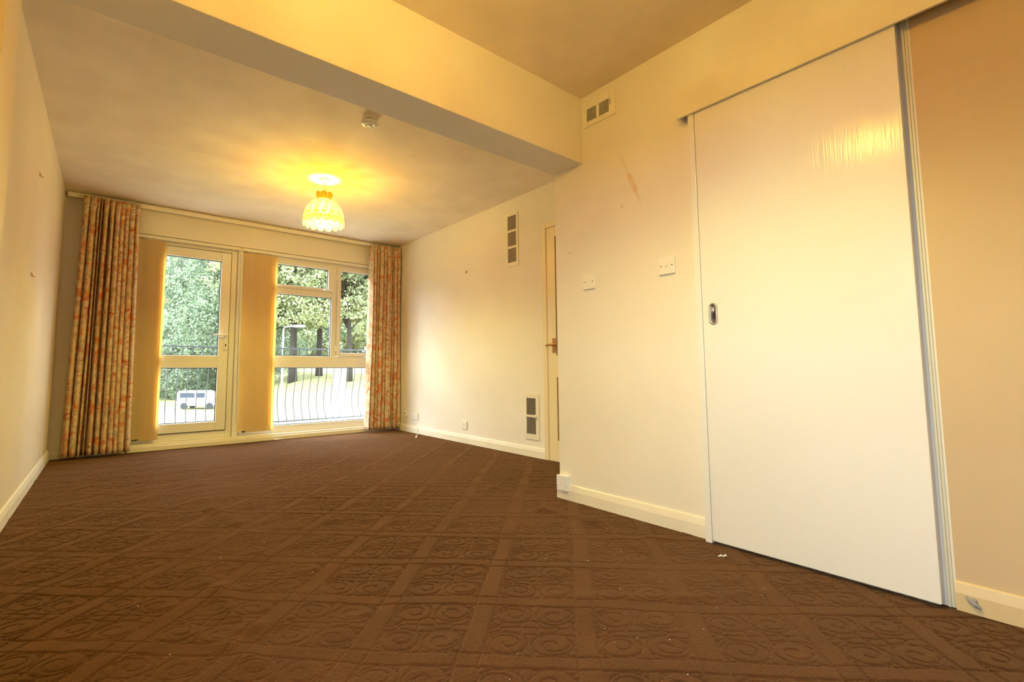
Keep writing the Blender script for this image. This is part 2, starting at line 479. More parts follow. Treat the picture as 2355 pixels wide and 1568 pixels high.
# ================================================================= carpet floor (sculpted pile, real relief)
def build_floor():
    rng = np.random.default_rng(5)
    x = np.arange(0, W1 + .001, 0.0036)
    ys = []
    y = YB
    while y < 0.0:
        ys.append(y)
        y += 0.02 if y < -5.5 else (0.0036 if y < -3.3 else 0.0036 + (y + 3.3) * 0.0018)
    ys.append(0.02)
    ys = np.array(ys)
    X, Y = np.meshgrid(x, ys)
    X = X.ravel(); Y = Y.ravel()
    # slow wander of the pattern so the lines are not ruler straight
    wx = X + .006 * np.sin(Y * 5 + 1) + .004 * np.sin(Y * 13 + X * 4) + .0015 * np.sin(X * 60 + Y * 37)
    wy = Y + .006 * np.sin(X * 6 + 2) + .004 * np.sin(X * 11 - Y * 5) + .0015 * np.sin(Y * 55 - X * 41)
    ax, ay = 1.652, -4.530
    hx, hy = .749, -.663
    gx, gy = .734, .679
    det = hx * gy - hy * gx
    dx, dy = wx - ax, wy - ay
    s = (dx * gy - dy * gx) / det / .322
    t = (hx * dy - hy * dx) / det / .318
    cs, ct = np.floor(s), np.floor(t)
    u = (s - cs) * .322                   # 0..w is the V band
    v = (t - ct) * .318                   # .318-w..: the H band is just below a line
    wV, wH = .062, .056
    v = .318 - v                          # now 0..wH is the band
    S = 0.0026
    def gro(d, w=S): return np.exp(-(d / w) ** 2)
    g = np.zeros_like(X)
    for e in (0, wV, .322): g = np.maximum(g, gro(u - e))
    for e in (0, wH, .318): g = np.maximum(g, gro(v - e))
    inside = (u > wV) & (v > wH)
    iu, iv = u - wV, v - wH
    LU, LV = .322 - wV, .318 - wH
    # four scrolls in the corners of each field
    pu, pv = .066, .056
    mu = np.where(iu > LU / 2, LU - iu, iu)
    mv = np.where(iv > LV / 2, LV - iv, iv)
    du, dv = (mu - pu), (mv - pv) * 1.16
    r = np.hypot(du, dv)
    hand = np.where((iu > LU / 2) ^ (iv > LV / 2), 1.0, -1.0)
    th = np.arctan2(dv, du) * hand
    pitch = .034
    ph = (r - .029 - pitch * (th / (2 * PI))) / pitch
    dsp = np.abs(ph - np.round(ph)) * pitch
    scroll = (r < .058) & inside
    rk = np.round(ph)
    ok = scroll & (rk == 0)
    g = np.maximum(g, np.where(ok, gro(dsp, .0026), 0))
    ring = np.abs(r - .058)
    g = np.maximum(g, np.where(inside, gro(ring, .0026), 0))
    # small upright piece between the paired scrolls
    mid = inside & (np.abs(iu - LU / 2) < .016) & (mv < .075) & (r > .058)
    g = np.maximum(g, np.where(inside & (mv < .07) & (r > .058), gro(np.abs(np.abs(iu - LU / 2) - .015)), 0))
    # pebbles in the rest of the field (cellular, repeating per field)
    px, py = .052, .031
    qx, qy = iu / px, iv / py
    cx0, cy0 = np.floor(qx), np.floor(qy)
    tab = rng.random((16, 16, 2))
    best = np.full(X.shape, 9.); sec = np.full(X.shape, 9.)
    for a in (-1, 0, 1):
        for b in (-1, 0, 1):
            ii = (cx0 + a).astype(int) % 16; jj = (cy0 + b).astype(int) % 16
            fx = cx0 + a + .15 + .7 * tab[ii, jj, 0]; fy = cy0 + b + .15 + .7 * tab[ii, jj, 1]
            d = np.hypot((qx - fx), (qy - fy))
            m1 = d < best
            sec = np.where(m1, best, np.minimum(sec, d)); best = np.minimum(best, d)
    peb = inside & (r > .060) & ~mid
    g = np.maximum(g, np.where(peb, gro((sec - best) * .021, .0028) * .9, 0))
    # height of the pile
    patch = .75 + .25 * np.sin(X * 3.1 + Y * 2.3) * np.sin(X * 1.7 - Y * 2.9)
    Z = -0.0072 * g * patch
    # low ripples of the loose carpet, stronger on the left
    left = np.clip((1.7 - X) / 1.3, 0, 1) * np.clip((Y + 5.6) / .5, 0, 1)
    far = np.clip((Y + 4.6) / 2.0, 0, 1)
    rip = (np.sin(Y * 23 + 2.0 * np.sin(X * 3.0) + X * 5) + .6 * np.sin(Y * 41 - X * 9 + 1.5 * np.sin(X * 7)) + .5 * np.sin(X * 17 + Y * 11))
    Z += rip * (.0007 + .0017 * left * (.4 + .6 * far))
    # rucks
    def ruck(pts, h, sg, side=0.6):
        nonlocal Z
        for k in range(len(pts) - 1):
            (x0, y0), (x1, y1) = pts[k], pts[k + 1]
            L2 = (x1 - x0) ** 2 + (y1 - y0) ** 2
            sel = (X > min(x0, x1) - .3) & (X < max(x0, x1) + .3) & (Y > min(y0, y1) - .3) & (Y < max(y0, y1) + .3)
            xs, yy = X[sel], Y[sel]
            tt = np.clip(((xs - x0) * (x1 - x0) + (yy - y0) * (y1 - y0)) / L2, 0, 1)
            d = np.hypot(xs - (x0 + tt * (x1 - x0)), yy - (y0 + tt * (y1 - y0)))
            fade = np.sin(PI * np.clip((k + tt) / (len(pts) - 1), 0.03, .97)) ** .5
            Z[sel] = np.maximum(Z[sel], Z[sel] * .9 + h * fade * np.exp(-(d / sg) ** 2))
    ruck([(.93, -1.1), (.90, -1.9), (.87, -2.6), (.93, -2.95), (.93, -3.5)], .010, .05)
    ruck([(.66, -3.3), (.73, -3.7), (.76, -4.05), (.70, -4.3)], .008, .04)
    ruck([(.60, -3.95), (.69, -4.1), (.75, -4.3)], .006, .03)
    ruck([(2.45, -3.55), (2.30, -3.75), (2.36, -4.05), (2.20, -4.40)], .008, .045)
    ruck([(2.20, -4.42), (2.36, -4.36), (2.52, -4.42)], .006, .03)
    ruck([(2.1, -3.35), (2.4, -3.20), (2.9, -2.9)], .007, .04)
    ruck([(1.60, -4.45), (1.95, -4.75), (2.3, -4.95)], .004, .03)
    # settle to the edges
    n = len(X); nx = len(x); ny = len(ys)
    co = np.empty((n, 3), np.float32); co[:, 0] = X; co[:, 1] = Y; co[:, 2] = Z
    idx = np.arange(n).reshape(ny, nx)
    q = np.stack([idx[:-1, :-1], idx[:-1, 1:], idx[1:, 1:], idx[1:, :-1]], -1).reshape(-1, 4)
    me = bpy.data.meshes.new('floor')
    me.vertices.add(n); me.vertices.foreach_set('co', co.ravel())
    me.loops.add(len(q) * 4); me.loops.foreach_set('vertex_index', q.ravel().astype(np.int32))
    me.polygons.add(len(q)); me.polygons.foreach_set('loop_start', (np.arange(len(q)) * 4).astype(np.int32))
    me.polygons.foreach_set('loop_total', np.full(len(q), 4, np.int32))
    me.polygons.foreach_set('use_smooth', np.ones(len(q), bool))
    me.update(calc_edges=True)
    return link('floor', me, M_carpet)
floor = build_floor()
tag(floor, 'dark brown fitted carpet with a sculpted trellis and scroll pattern', kind='structure')

# ================================================================= skirting boards
def skirt(name, p0, p1, nrm, zt=0.088, th=0.015, mt=M_trim):
    """bevelled skirting from p0 to p1 standing off the wall along nrm"""
    p0 = Vector(p0); p1 = Vector(p1); n = Vector(nrm)
    prof = [(0, 0), (th, 0), (th, zt * .62), (th * .55, zt * .95), (th * .3, zt), (0, zt)]
    rings = [[(p.x + n.x * a, p.y + n.y * a, b) for a, b in prof] for p in (p0, p1)]
    mb = MB(); mb.rings(rings)
    o = mb.build(name, mt)
    tag(o, kind='structure')
    return o
skirt('baseboard_left', (0, YC, 0), (0, 0, 0), (1, 0, 0), 0.088)
skirt('baseboard_right', (W1, -2.727, 0), (W1, 0, 0), (-1, 0, 0), 0.088)
skirt('baseboard_partition', (W2, -5.29, 0), (W2, YC + .012, 0), (-1, 0, 0), 0.09)
skirt('baseboard_front', (W2, YB, 0), (W2, -5.328, 0), (-1, 0, 0), 0.088, 0.015, mat('yellow_skirting_paint', (0.66, 0.52, 0.30), .4))  # darker, yellower colour than the other skirting boards
skirt('baseboard_far', (0.012, 0, 0), (OX0, 0, 0), (0, -1, 0), 0.07)
skirt('baseboard_far_corner', (OX1, 0, 0), (W1, 0, 0), (0, -1, 0), 0.07)
skirt('baseboard_pier', (PIER, YF, 0), (PIER, YC, 0), (1, 0, 0), 0.088)
skirt('baseboard_near', (0, YB, 0), (0, YF, 0), (1, 0, 0), 0.088)
skirt('baseboard_back', (0, YB, 0), (W2, YB, 0), (0, 1, 0), 0.088)

# ================================================================= far window and balcony door
FY0, FY1 = 0.055, 0.115      # frame depth
# sill plinth
sill = MB().box(OX0, OX1, -0.035, 0.12, 0.0, 0.045, .004).box(OX0, OX1, -0.015, 0.12, 0.045, 0.066, .004).build('trim_1', M_trim)
tag(sill, 'white painted step sill under the balcony door and window', kind='structure')

def bars(mb, x0, x1, z0, z1, t, y0, y1, bev=.004, tt=None):
    """rectangular frame made of four bars"""
    tt = tt or (t, t, t, t)   # left,right,bottom,top
    mb.box(x0, x0 + tt[0], y0, y1, z0, z1, bev)
    mb.box(x1 - tt[1], x1, y0, y1, z0, z1, bev)
    mb.box(x0 + tt[0], x1 - tt[1], y0, y1, z0, z0 + tt[2], bev)
    mb.box(x0 + tt[0], x1 - tt[1], y0, y1, z1 - tt[3], z1, bev)

def pane(parent, x0, x1, z0, z1, y=0.085):
    MB().box(x0, x1, y, y + .006, z0, z1).build('pane', M_glass, parent)
    mb = MB(); bars(mb, x0 - .002, x1 + .002, z0 - .002, z1 + .002, .009, y - .014, y - .004, 0)
    mb.build('gasket', M_gasket, parent)

# balcony door
d1 = empty('door_1', (0, 0, 0)); tag(d1, 'white plastic balcony door with two glass panes', kind='structure')
mb = MB(); bars(mb, OX0, 1.447, 0.066, OZ1 - .003, .062, FY0, FY1, .004, (.062, .062, .075, .07)); fr = mb.build('door_frame', M_upvc, d1)
LX0, LX1, LZ0, LZ1 = 0.620, 1.383, 0.148, 2.036
mb = MB()
LY0, LY1 = 0.035, 0.100
mb.box(LX0, LX0 + .094, LY0, LY1, LZ0, LZ1, .005)
mb.box(LX1 - .094, LX1, LY0, LY1, LZ0, LZ1, .005)
mb.box(LX0 + .094, LX1 - .094, LY0, LY1, LZ0, LZ0 + .092, .005)
mb.box(LX0 + .094, LX1 - .094, LY0, LY1, LZ1 - .095, LZ1, .005)
mb.box(LX0 + .094, LX1 - .094, LY0, LY1, .798, .926, .005)
mb.build('door_leaf', M_upvc, d1)
mb = MB(); bars(mb, LX0 - .006, LX1 + .006, LZ0 - .006, LZ1 + .006, .008, LY0 + .012, LY0 + .02, 0); mb.build('seal', M_gasket, d1)
pane(d1, LX0 + .094, LX1 - .094, .240, .798, .07)
pane(d1, LX0 + .094, LX1 - .094, .926, 1.941, .07)
# handle
mb = MB(); mb.box(1.340, 1.372, LY0 - .012, LY0 + .001, .982, 1.202, .004); hp = mb.build('handle_plate', M_white, d1)
mb = MB(); mb.tube([(1.356, LY0 - .008, 1.145), (1.356, LY0 - .05, 1.145), (1.345, LY0 - .055, 1.145), (1.235, LY0 - .055, 1.142)], [.011, .011, .011, .008], 10)
mb.build('lever', M_white, hp, True)
MB().box(1.352, 1.360, LY0 - .014, LY0 - .01, 1.02, 1.045, .001).box(1.351, 1.361, LY0 - .0145, LY0 - .01, 1.04, 1.052, .001).build('keyhole', M_dark, hp)
for z in (1.19, .995): MB().lathe([(.0, 0), (.005, 0), (.005, .004), (0, .004)], 10).build('screw', M_chrome, hp).matrix_local = Matrix.Translation((1.356, LY0 - .011, z)) @ Matrix.Rotation(PI / 2, 4, 'X')

# coupling cover between door and window
MB().box(1.447, 1.497, .02, FY1, .066, OZ1 - .003, .005).build('trim_2', M_upvc)['kind'] = 'structure'

# window
w1 = empty('window_1', (0, 0, 0)); tag(w1, 'white plastic window with a top vent, a tall side sash and a lower light', kind='structure')
WX0, WX1 = 1.497, OX1
mb = MB()
bars(mb, WX0, WX1, .066, OZ1 - .003, .062, FY0, FY1, .004, (.07, .06, .082, .078))
mb.box(WX0 + .07, WX1 - .06, FY0, FY1, .800, .935, .004)      # transom
mb.box(2.508, 2.572, FY0, FY1, .935, 2.04, .004)              # mullion
mb.box(WX0 + .07, 2.508, FY0, FY1, 1.650, 1.722, .004)        # vent transom
mb.build('window_frame', M_upvc, w1)
pane(w1, WX0 + .07, WX1 - .06, .148, .800)
pane(w1, WX0 + .07, 2.508, .937, 1.650)
# vent sash
vs = MB(); bars(vs, WX0 + .065, 2.502, 1.722, 2.040, .046, FY0 - .018, FY0 + .04, .004, (.046, .044, .036, .046)); vsh = vs.build('vent_sash', M_upvc, w1)
pane(vsh, WX0 + .11, 2.459, 1.758, 1.994, .075)
MB().box(2.37, 2.41, FY0 - .030, FY0 - .017, 1.728, 1.745, .003).tube([(2.395, FY0 - .028, 1.737), (2.40, FY0 - .045, 1.737), (2.50, FY0 - .045, 1.735)], .006, 8).build('vent_handle', M_white, vsh)
# side casement
cs_ = MB(); bars(cs_, 2.575, 3.07, .938, 2.040, .046, FY0 - .018, FY0 + .04, .004, (.045, .045, .042, .044)); csh = cs_.build('casement_sash', M_upvc, w1)
pane(csh, 2.62, 3.025, .980, 1.996, .075)
for z in (1.905, 1.03): MB().box(2.560, 2.578, FY0 - .026, FY0, z - .035, z + .035, .003).build('hinge', M_white, csh)

# header trim of the opening
MB().box(OX0 - .002, OX1, -0.006, 0.055, OZ1 - .002, OZ1 + .012, .002).build('trim_3', M_trim)['kind'] = 'structure'

# portals guiding the sky light through the two real openings
def portal(name, loc, rot, sx, sy):
    l = bpy.data.lights.new(name, 'AREA'); l.shape = 'RECTANGLE'; l.size = sx; l.size_y = sy
    l.cycles.is_portal = True
    o = bpy.data.objects.new(name, l); COL.objects.link(o); o.location = loc; o.rotation_euler = rot
portal('portal', ((OX0 + OX1) / 2, .2, 1.06), (-PI / 2, 0, 0), OX1 - OX0, 2.1)
portal('portal', (-.1, (SX0 + SX1) / 2, (SZ0 + SZ1) / 2), (0, -PI / 2, 0), SZ1 - SZ0, SX1 - SX0)

# window of the front part, in the left wall beside the camera
w2 = empty('window_2', (0, 0, 0)); tag(w2, 'plain white window in the left wall beside the viewer', kind='structure')
mb = MB()
for a, b in ((SX0, SX0 + .06), (SX1 - .06, SX1), ((SX0 + SX1) / 2 - .03, (SX0 + SX1) / 2 + .03)): mb.box(-.14, -.08, a, b, SZ0, SZ1, .004)
for a, b in ((SZ0, SZ0 + .06), (SZ1 - .06, SZ1)): mb.box(-.14, -.08, SX0 + .06, SX1 - .06, a, b, .004)
mb.build('window_frame', M_upvc, w2)
MB().box(-.115, -.109, SX0 + .05, SX1 - .05, SZ0 + .05, SZ1 - .05).build('pane', M_glass, w2)
MB().box(-.2, .03, SX0 - .03, SX1 + .03, SZ0 - .03, SZ0, .004).build('window_board', M_trim, w2)

# ================================================================= curtain rail
rail = empty('curtain_rail', (0.02, -0.10, 2.36))
tag(rail, 'long white curtain rail board under the ceiling above the window', 'curtain rail')
def rl(name, mb, mt): 
    o = mb.build(name, mt); o.parent = rail; o.matrix_parent_inverse = Matrix.Translation((-0.02, 0.10, -2.36)); return o
rl('rail_board', MB().box(.02, W1 - .01, -.088, -.072, 2.343, 2.384, .002), M_trim)
rl('track', MB().box(.03, W1 - .02, -.072, -.052, 2.350, 2.378, .002), M_white)
for k in range(6): rl('bracket', MB().box(.15 + k * .61, .19 + k * .61, -.075, 0.0, 2.378, 2.392), M_white)

# ================================================================= curtains
def curtain(name, x0t, x1t, x0b, x1b, z0, z1, nf, seed, yc=-.115):
    """pinch pleated cloth; x range at the top and the bottom, nf folds"""
    rnd = random.Random(seed)
    wd = [rnd.uniform(.6, 1.5) for _ in range(nf)]
    cum = [0]
    for a in wd: cum.append(cum[-1] + a)
    cum = [c / cum[-1] for c in cum]
    amp = [rnd.uniform(.7, 1.15) for _ in range(nf)]
    skew = [rnd.uniform(-.22, .22) for _ in range(nf)]
    per = 12
    NU = nf * per + 1
    NV = 46
    verts = []; uvs = []
    for j in range(NV):
        tv = j / (NV - 1)
        z = z0 + (z1 - z0) * tv
        head = max(0, (tv - .93) / .07)
        xa = x0b + (x0t - x0b) * tv; xb = x1b + (x1t - x1b) * tv
        al = 0; pu = None; row = []
        for i in range(NU):
            f = min(i // per, nf - 1); q = (i - f * per) / per
            s = cum[f] + (cum[f + 1] - cum[f]) * q
            w_ = cum[f + 1] - cum[f]
            wand = .012 * math.sin(tv * 4 + f * 1.7 + seed) * (1 - tv)
            ph = 2 * PI * q + .8 * math.sin(2 * PI * q) * .5
            A = .050 * amp[f] * (1 - .45 * head) * (1 + .15 * math.sin(3 * tv + f)) 
            y = yc + A * .9 - A * 1.9 * (abs(math.sin(PI * q)) ** .55) + .004 * math.sin(tv * 9 + f)
            # folds lean over each other
            x = xa + (xb - xa) * s + (skew[f] * w_ * (xb - xa) * math.sin(ph) * 1.2) + wand * .5 * math.sin(ph * .5)
            if head > 0:   # pinch: cluster at the heading
                x += -.35 * w_ * (xb - xa) * math.sin(ph) / 2 * head
                y += .004 * math.sin(ph * 3) * head
            row.append((x, y, z + (.004 * math.sin(ph + f) if j == 0 else 0)))
        for i, p in enumerate(row):
            if i: al += math.hypot(p[0] - row[i - 1][0], p[1] - row[i - 1][1])
            verts.append(p)
            uvs.append((al + seed * 3.3, z))
    faces = [(j * NU + i, j * NU + i + 1, (j + 1) * NU + i + 1, (j + 1) * NU + i) for j in range(NV - 1) for i in range(NU - 1)]
    me = bpy.data.meshes.new(name); me.from_pydata(verts, [], faces)
    uvl = me.uv_layers.new(name='UVMap')
    for lp in me.loops: uvl.data[lp.index].uv = uvs[lp.vertex_index]
    me.polygons.foreach_set('use_smooth', [True] * len(me.polygons))
    o = link(name, me, M_curtain)
    md = o.modifiers.new('thick', 'SOLIDIFY'); md.thickness = .0025
    # pleat tape and hooks
    return o
c1 = curtain('curtain', .135, .553, .085, .575, .028, 2.362, 11, 2)
tag(c1, 'floor-length orange floral pleated curtain in the left corner beside the balcony door', 'curtain', 'pair of floral curtains')
c2 = curtain('curtain', 2.942, 3.352, 2.905, 3.358, .030, 2.362, 10, 5)
tag(c2, 'floor-length orange floral pleated curtain at the right end of the window', 'curtain', 'pair of floral curtains')

# ================================================================= vertical blinds
def blind(x0, x1, zt, zb, nv, rail_x0, rail_x1, label, seed, wand=None):
    rnd = random.Random(seed)
    root = empty('vertical_blind', (x0, .02, 2.1))
    tag(root, label, 'blind', 'vertical blinds at the window')
    inv = Matrix.Translation((-x0, -.02, -2.1))
    def add(name, mb, mt, par=root, sm=False):
        o = mb.build(name, mt); o.parent = par
        if par is root: o.matrix_parent_inverse = inv
        if sm: o.data.polygons.foreach_set('use_smooth', [True] * len(o.data.polygons))
        return o
    add('headrail', MB().box(rail_x0, rail_x1, 0.002, .038, zt + .012, zt + .046, .003).box(rail_x0, rail_x1, -.002, .004, zt + .022, zt + .030), M_white)
    VW = .127
    ang = math.radians(30)
    cxs = VW * math.cos(ang)
    for k in range(nv):
        f = k / (nv - 1)
        cx = x0 + cxs / 2 + (x1 - x0 - cxs) * f
        cyy = .018
        a = ang + rnd.uniform(-.03, .03)
        mbv = MB()
        n = 6
        rng_ = []
        bot = zb + rnd.uniform(-.004, .004)
        top = []; btm = []
        for i in range(n + 1):
            q = (i / n - .5) * VW
            bow = .004 * (1 - (2 * i / n - 1) ** 2)
            px = cx + q * math.cos(a) + bow * math.sin(a)
            py = cyy + q * math.sin(-a) * .5 + bow * math.cos(a)
            top.append((px, py)); btm.append((px, py))
        th = .0009
        ringA = [(p[0], p[1], bot) for p in btm] + [(p[0], p[1] + th, bot) for p in reversed(btm)]
        ringB = [(p[0], p[1], zt) for p in top] + [(p[0], p[1] + th, zt) for p in reversed(top)]
        mbv.rings([ringA, ringB])
        v_ = add('vane', mbv, M_blind)
        mw = MB().box(cx - .045, cx + .045, cyy - .004, cyy + .004, bot - .001, bot + .018, .001)
        wt = mw.build('weight', M_white); wt.parent = v_
        MB().box(cx - .005, cx + .005, cyy - .005, cyy + .005, zt - .002, zt + .016).build('hanger', M_white, v_)
    ch = MB()
    for k in range(nv - 1):
        fa = x0 + cxs / 2 + (x1 - x0 - cxs) * k / (nv - 1); fb = x0 + cxs / 2 + (x1 - x0 - cxs) * (k + 1) / (nv - 1)
        for off in (-.045, .045):
            ch.tube([(fa + off, .014, zb + .012), ((fa + fb) / 2 + off, .014, zb - .012), (fb + off, .014, zb + .012)], .0015, 5)
    add('bead_chain', ch, M_white)
    if wand:
        add('control_wand', MB().tube([(wand, -.01, zt + .03), (wand + .006, -.012, 1.2), (wand + .016, -.012, .27)], .004, 8), M_white)
        add('pull_cord', MB().tube([(wand - .012, -.008, zt + .03), (wand - .010, -.01, 1.0), (wand - .004, -.012, .52), (wand + .012, -.012, .47), (wand + .022, -.012, .52), (wand + .012, -.01, 1.0), (wand + .008, -.008, zt)], .0016, 6), M_white)
    return root
blind(.558, .792, 2.066, .100, 7, .556, 1.470, 'cream vertical blind drawn back beside the left curtain, over the balcony door', 3, 1.474)
blind(1.500, 1.858, 2.066, .108, 10, 1.482, 3.10, 'wider cream vertical blind drawn back between the balcony door and the window', 4)

# ================================================================= capiz shell pendants
def disc_mesh(r):
    mb = MB()
    ringz = []
    for z, k in ((-.0006, 1), (.0006, 1)):
        ringz.append([(r * k * math.cos(2 * PI * i / 14), r * k * math.sin(2 * PI * i / 14), z) for i in range(14)])
    mb.rings(ringz); bmesh.ops.recalc_face_normals(mb.bm, faces=mb.bm.faces)
    me = bpy.data.meshes.new('shell_disc'); mb.bm.to_mesh(me); mb.bm.free(); me.materials.append(M_shell)
    return me
def pendant(cx, cy, ztop, label, power):
    root = empty('pendant_lamp', (cx, cy, H)); tag(root, label, 'lamp', 'capiz shell ceiling pendants')
    def add(name, mb, mt, par=root, sm=True): return mb.build(name, mt, par, sm)
    # local z measured from the ceiling (0 = ceiling)
    add('ceiling_rose', MB().lathe([(0, 0), (.040, 0), (.040, -.010), (.032, -.020), (.012, -.024), (0, -.024)], 24), M_white)
    zt = ztop - H
    add('flex', MB().tube([(0, 0, -.02), (.001, 0, -.10), (0, 0, zt - .06)], .0028, 8), M_cord)
    add('bulb_holder', MB().lathe([(0, zt - .03), (.016, zt - .03), (.018, zt - .05), (.018, zt - .085), (.012, zt - .09), (0, zt - .09)], 16), M_white)
    zb_ = zt - .165
    b = add('bulb', MB().lathe([(0, zt - .09), (.012, zt - .092), (.014, zt - .105), (.028, zt - .140), (.030, zt - .155), (.024, zt - .176), (.010, zt - .186), (0, zt - .187)], 20), M_bulb)
    prof = [(.055, -.055), (.098, -.078), (.128, -.110), (.148, -.150), (.160, -.195), (.166, -.240)]
    # wire hoops and ribs
    wr = MB()
    for r, z in prof[:3] + [prof[4]]:
        wr.tube([(r * math.cos(2 * PI * k / 28), r * math.sin(2 * PI * k / 28), zt + z) for k in range(29)], .0014, 5)
    for k in range(10):
        a = 2 * PI * k / 10 + .16
        wr.tube([(r * math.cos(a), r * math.sin(a), zt + z) for r, z in [(.070, -.0)] + prof[:5]], .0014, 5)
    add('wire_frame', wr, M_wire)
    # flared crown panels with rounded tops
    for k in range(8):
        a0 = 2 * PI * k / 8 + .03; a1 = 2 * PI * (k + 1) / 8 - .03
        mb = MB(); top = []
        n = 8
        lo = [(.054 * math.cos(a0 + (a1 - a0) * i / n), .054 * math.sin(a0 + (a1 - a0) * i / n), zt - .054) for i in range(n + 1)]
        hi = []
        for i in range(n + 1):
            e = 1 - (2 * i / n - 1) ** 2
            a = a0 + (a1 - a0) * i / n
            r = .070 + .002 * e
            hi.append((r * math.cos(a), r * math.sin(a), zt - .010 + .012 * e))
        lo2 = [(p[0] * 1.012, p[1] * 1.012, p[2]) for p in lo]; hi2 = [(p[0] * 1.012, p[1] * 1.012, p[2]) for p in hi]
        mb.rings([lo + list(reversed(lo2)), hi + list(reversed(hi2))])
        add('crown_panel', mb, M_shell2, root, False)
    # top row of trapezoid panels
    for k in range(10):
        a0 = 2 * PI * k / 10 + .16 + .02; a1 = a0 + 2 * PI / 10 - .04
        rows = []
        for r, z in prof[:3]:
            ins = [(r * math.cos(a0 + (a1 - a0) * i / 4), r * math.sin(a0 + (a1 - a0) * i / 4), zt + z) for i in range(5)]
            outs = [(p[0] * 1.008, p[1] * 1.008, p[2] + .0008) for p in ins]
            rows.append(ins + list(reversed(outs)))
        add('shade_panel', MB().rings(rows), M_shell, root, False)
    me = disc_mesh(.0300)
    for row, (r, z, n, tilt) in enumerate(((.139, -.134, 14, 58), (.156, -.180, 15, 72), (.164, -.222, 16, 80), (.167, -.254, 16, 86))):
        for k in range(n):
            a = 2 * PI * (k + .5 * (row % 2)) / n
            o = bpy.data.objects.new('shell_disc', me); COL.objects.link(o); o.parent = root
            o.matrix_local = Matrix.Translation((r * math.cos(a), r * math.sin(a), zt + z)) @ Matrix.Rotation(a, 4, 'Z') @ Matrix.Rotation(math.radians(tilt), 4, 'Y')
    l = bpy.data.lights.new('bulb_light', 'POINT'); l.energy = power; l.color = LAMP_COL; l.shadow_soft_size = .04
    lo = bpy.data.objects.new('bulb_light', l); COL.objects.link(lo); lo.parent = root; lo.location = (0, 0, zt - .188)
    return root
pendant(1.772, -1.701, 2.276, 'lit yellow capiz shell dome pendant hanging in front of the window', LAMP1_W)
pendant(1.05, -4.93, 2.355, 'second lit capiz shell pendant hanging in the front part of the room', LAMP2_W)

# ================================================================= smoke alarm
sa = empty('smoke_alarm', (1.65, -2.86, H)); tag(sa, 'round white smoke alarm on the ceiling just behind the beam', 'smoke alarm')
MB().lathe([(0, 0), (.050, 0), (.050, -.012), (.047, -.014), (0, -.014)], 32).build('base', M_white, sa)
MB().lathe([(0, -.022), (.043, -.022), (.056, -.024), (.057, -.030), (.050, -.040), (.036, -.046), (.024, -.047), (.0235, -.044), (0, -.044)], 36).build('cover', M_white, sa, True)
mb = MB()
for k in range(36):
    a = 2 * PI * k / 36
    mb.box(.043, .047, -.0016, .0016, -.024, -.013, 0, Matrix.Rotation(a, 4, 'Z'))
mb.build('vent_fin', M_white, sa)
MB().lathe([(0, -.014), (.041, -.014), (.041, -.022), (0, -.022)], 24).build('chamber', M_dark, sa)
MB().lathe([(0, -.0445), (.020, -.0445), (.020, -.049), (.017, -.051), (0, -.051)], 24).build('test_button', M_white, sa, True)
MB().lathe([(0, -.045), (.0035, -.045), (.0035, -.0465), (0, -.0465)], 10, (.037, -.012, .001)).build('indicator_light', M_dark, sa)

# ================================================================= ventilation grilles
def grille(label, X, y0, y1, z0, z1, openings, vertical, nsl, knob, dark, slat_m, tilt=0.0):
    """plate on a wall x = X facing -x ; openings = list of (y0,y1,z0,z1)"""
    yc, zc = (y0 + y1) / 2, (z0 + z1) / 2
    root = empty('vent_grille', (X, yc, zc)); tag(root, label, 'vent')
    def L_(a): return a - yc
    def K(a): return a - zc
    mb = MB()
    ops = sorted(openings)
    t = .007
    # plate as strips around the openings
    a0, a1 = L_(y0), L_(y1); b0, b1 = K(z0), K(z1)
    oy0 = min(o[0] for o in openings); oy1 = max(o[1] for o in openings); oz0 = min(o[2] for o in openings); oz1 = max(o[3] for o in openings)
    mb.box(-t, 0, a0, L_(oy0), b0, b1, .001); mb.box(-t, 0, L_(oy1), a1, b0, b1, .001)
    mb.box(-t, 0, L_(oy0), L_(oy1), b0, K(oz0), .001); mb.box(-t, 0, L_(oy0), L_(oy1), K(oz1), b1, .001)
    for i in range(len(ops) - 1):
        A, B = ops[i], ops[i + 1]
        if abs(A[0] - B[0]) < 1e-6: 
            A, B = (A, B) if A[2] < B[2] else (B, A)
            mb.box(-t, 0, L_(oy0), L_(oy1), K(A[3]), K(B[2]), .001)
        else: mb.box(-t, 0, L_(A[1]), L_(B[0]), K(oz0), K(oz1), .001)
    pl = mb.build('plate', M_white if not dark else M_trim, root)
    MB().box(-.0006, -.0001, L_(oy0), L_(oy1), K(oz0), K(oz1)).build('duct', M_grille, root)
    for (p0, p1, q0, q1) in openings:
        for k in range(nsl):
            f = (k + .5) / nsl
            if vertical:
                yy = p0 + (p1 - p0) * f
                MB().box(-.0055, -.0008, L_(yy) - (p1 - p0) / nsl * .30, L_(yy) + (p1 - p0) / nsl * .30, K(q0), K(q1)).build('slat', slat_m, root)
            else:
                zz = q0 + (q1 - q0) * f
                hh = (q1 - q0) / nsl * (.13 if slat_m is M_trim else .24)
                MB().box(-.0055, -.0010, L_(p0), L_(p1), K(zz) - hh, K(zz) + hh).build('slat', slat_m, root)
    if knob:
        ky, kz = knob
        MB().tube([(-t, L_(ky), K(kz)), (-t - .014, L_(ky), K(kz))], .006, 10).box(-t - .016, -t - .010, L_(ky) - .004, L_(ky) + .012, K(kz) - .006, K(kz) + .018, .002).build('lever', M_trim, root)
        MB().box(-t - .0006, -t + .0002, L_(ky) - .0035, L_(ky) - .0, K(kz) - .035, K(kz) - .008).build('lever_slot', M_dark, root)
    if tilt: root.rotation_euler = (0, 0, tilt); root.location.x -= abs(math.sin(tilt)) * (y1 - y0) / 2
    return root
